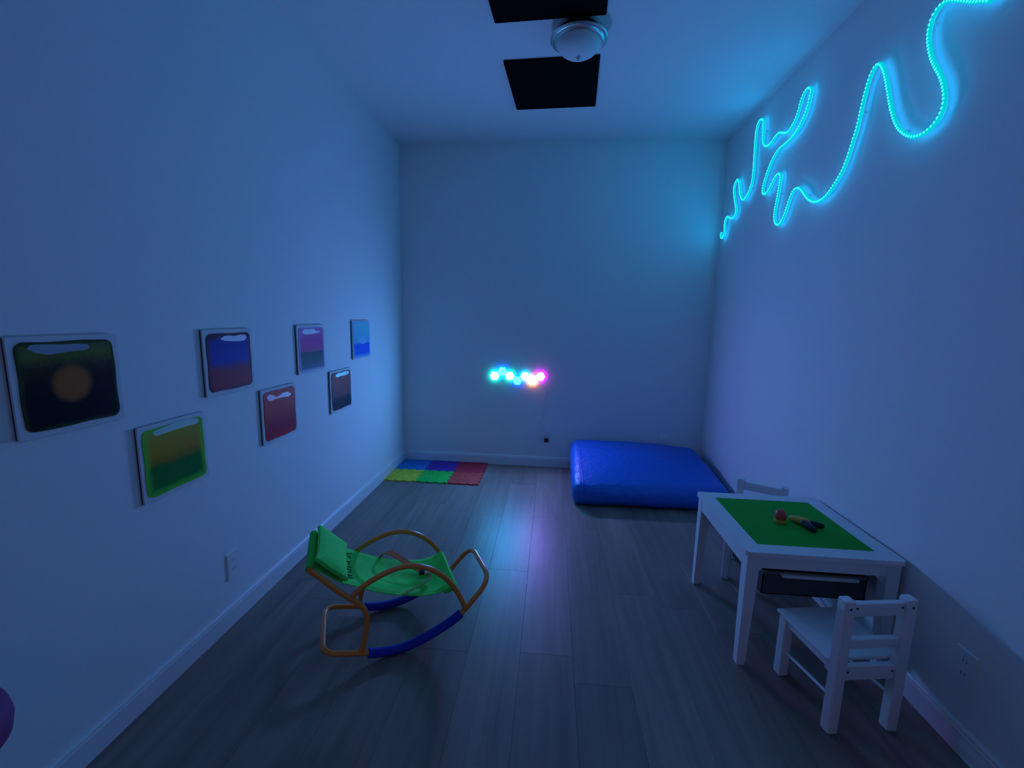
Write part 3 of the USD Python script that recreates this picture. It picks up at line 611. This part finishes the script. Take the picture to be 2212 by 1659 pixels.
us, ls = np.meshgrid(np.linspace(-0.292, 0.239, 70), np.linspace(-0.136, 0.136, 36), indexing='ij')
zz = sling_z(us, ls)
fold = np.asarray(meshkit.noise(np.stack([us.ravel() * 9, ls.ravel() * 26, 0 * us.ravel()], 1), 3)).reshape(us.shape)
fold2 = np.asarray(meshkit.noise(np.stack([us.ravel() * 40, ls.ravel() * 12, 0 * us.ravel() + 4], 1), 9)).reshape(us.shape)
amp = np.clip((us + 0.12) / 0.1, 0, 1)
zz = zz + (0.007 * fold + 0.004 * fold2) * amp
sl_ = np.stack([us, ls, zz], 2)
# the near and far edges are hemmed and droop a little
sl_[:, :2, 2] -= 0.004; sl_[:, -2:, 2] -= 0.004
obj('sling', closed_sheet(sl_, 0.003), M_green, rk, smooth=50)
obj('top_hem', cyl((-0.292, -0.139, 0.417), (-0.292, 0.139, 0.417), 0.0165, 18), M_greendk, rk, smooth=60)
hem = [Manifold.sphere(0.0155, 18).translate((0.239, y, 0.228)) for y in (-0.128, 0.128)] + [Manifold.sphere(0.010, 14).translate((0.206, y, 0.215)) for y in (-0.130, 0.130)]
obj('front_hem', to_tm(Manifold.batch_hull(hem)), M_green, rk, smooth=60)
def cushion(hl, hwid, th):
    s = Manifold.batch_hull([Manifold.sphere(0.006, 10).translate((a, b, c)) for a in (-hl, hl) for b in (-hwid, hwid) for c in (-0.003, 0.003)]).refine_to_length(0.012)
    m = to_tm(s); v = m.vertices.copy()
    pf = np.clip(1 - (v[:, 0] / hl) ** 2, 0, 1) ** 0.5 * np.clip(1 - (v[:, 1] / hwid) ** 2, 0, 1) ** 0.5
    v[:, 2] += np.sign(v[:, 2]) * th * pf
    # dog-eared corners
    e = np.abs(v[:, 0] / hl) ** 4 * np.abs(v[:, 1] / hwid) ** 4; v[:, 0] *= 1 + 0.08 * np.clip(e, 0, 1.5)
    v[:, 2] += 0.003 * np.asarray(meshkit.noise(v * 22, 2))
    return trimesh.Trimesh(v, m.faces, process=False)
ang = math.atan2(-0.086, 0.086)
cu = cushion(0.062, 0.132, 0.013)
cu.apply_transform(trimesh.transformations.rotation_matrix(-ang, (0, 1, 0)))
cu.apply_translation((-0.222, 0.0, 0.398))
obj('head_cushion', cu, M_green, rk, smooth=60)
# printed lettering across the sling below the cushion: eight dark glyph strokes
LET = [[(-0.1675,0.093),(-0.157,0.0968),(-0.1463,0.1036)],[(-0.1678,0.0758),(-0.1583,0.077),(-0.1525,0.0679)],[(-0.1701,0.0426),(-0.1634,0.0372),(-0.154,0.0408)],[(-0.1641,0.0205),(-0.1578,0.0232)],[(-0.1682,0.0007),(-0.1599,0.0007),(-0.1516,0.0014)],[(-0.1696,-0.0209),(-0.1603,-0.0201),(-0.1521,-0.0237)],[(-0.1639,-0.045),(-0.1581,-0.038),(-0.1532,-0.037)],[(-0.1666,-0.0631),(-0.1586,-0.0646),(-0.1498,-0.0645)],[(-0.1654,-0.066),(-0.1637,-0.0836),(-0.1574,-0.0866),(-0.1485,-0.0818)]]
strokes = []
for st in LET:
    pp = spline([(s, l, float(sling_z(s, l)) + 0.0022) for s, l in st], 8) if len(st) > 2 else np.linspace((*st[0], float(sling_z(*st[0])) + 0.0022), (*st[1], float(sling_z(*st[1])) + 0.0022), 5)
    strokes.append(ribbon(pp, (0, 1, 0) if abs(pp[-1][0] - pp[0][0]) > abs(pp[-1][1] - pp[0][1]) else (1, 0, -0.5), 0.0062, 0.0010))
obj('printed_lettering', trimesh.util.concatenate(strokes), M_ink, rk, label='dark green printed lettering across the canvas', kind='stuff')
# seat belt
obj('belt_strap', ribbon(spline([(-0.030, 0.138, 0.262), (-0.005, 0.118, 0.292), (0.040, 0.080, 0.283), (0.090, 0.040, 0.256), (0.135, 0.015, 0.236)], 20), (1, 0.9, 0.0), 0.030, 0.0022), M_strap, rk, label='orange webbing belt strap')
obj('belt_strap', ribbon(spline([(0.150, 0.0, 0.232), (0.158, -0.030, 0.231), (0.135, -0.070, 0.236), (0.090, -0.105, 0.243), (0.035, -0.138, 0.244)], 24), (1, 0.2, 0.1), 0.020, 0.0022), M_olive, rk, label='olive webbing belt strap')
bk = obj('buckle', rbox(0.118, 0.160, -0.004, 0.022, 0.226, 0.240, 0.004), M_blackpl, rk, smooth=40)
obj('buckle_tab', rbox(0.140, 0.166, -0.014, 0.0, 0.232, 0.244, 0.003), M_cream, bk, smooth=40)

# ------------------------------------------------------------------ ceiling: two black panels and a dome lamp
def cpanel(label, cx, cy, rot, w, d):
    t = thing('ceiling_panel', label, 'ceiling panel', (cx, cy, H), rot, group='black ceiling panels')
    obj('panel', place(extrude(rrect(w, d, 0.003), 0.012), np.eye(3), (0, 0, -0.012)), M_black, t)
cpanel('flat black square ceiling panel beyond the dome lamp', 1.294, -0.894, -3.0, 0.530, 0.568)
cpanel('flat black square ceiling panel cut off by the top of the picture', 1.258, -1.792, -3.2, 0.530, 0.568)
dl = thing('ceiling_lamp', 'unlit frosted glass dome lamp with nickel rim on the ceiling', 'ceiling lamp', (1.420, -1.405, H))
obj('rim', lathe([(0, 0), (0.112, 0), (0.118, -0.006), (0.120, -0.016), (0.136, -0.030), (0.142, -0.040), (0.142, -0.046), (0.136, -0.052), (0.128, -0.054), (0.124, -0.062), (0.118, -0.066), (0.108, -0.064), (0.106, -0.055), (0, -0.050)], 64), M_nickel, dl, smooth=35)
gl = [(0.110 * math.cos(a), -0.056 - 0.070 * math.sin(a)) for a in np.linspace(0, math.pi / 2, 14)]
obj('glass_dome', lathe([(0, -0.052)] + gl, 56), M_glass, dl, smooth=40)
obj('finial', lathe([(0, -0.120), (0.010, -0.1235), (0.0115, -0.128), (0.008, -0.131), (0.0045, -0.134), (0.006, -0.139), (0.0035, -0.1445), (0, -0.146)], 20), M_nickel, dl, smooth=40)

# ------------------------------------------------------------------ stool at the left edge of the view
sx_, sy_, sr = (0.160, -3.240, 0.14)
t = thing('stool', 'round stool with a pink padded seat, only its rim showing at the left edge', 'stool', (sx_, sy_, 0))
obj('seat_pad', lathe([(0, 0.460), (sr * 0.86, 0.460), (sr * 0.97, 0.473), (sr, 0.500), (sr * 0.96, 0.528), (sr * 0.82, 0.543), (0, 0.547)], 40), M_pink, t, smooth=50)
for k in range(4):
    a = math.pi / 4 + k * math.pi / 2
    obj('leg', cyl((sr * 0.5 * math.cos(a), sr * 0.5 * math.sin(a), 0.465), (sr * 0.68 * math.cos(a), sr * 0.68 * math.sin(a), 0.0), 0.012, 12), M_legwood, t, smooth=50)
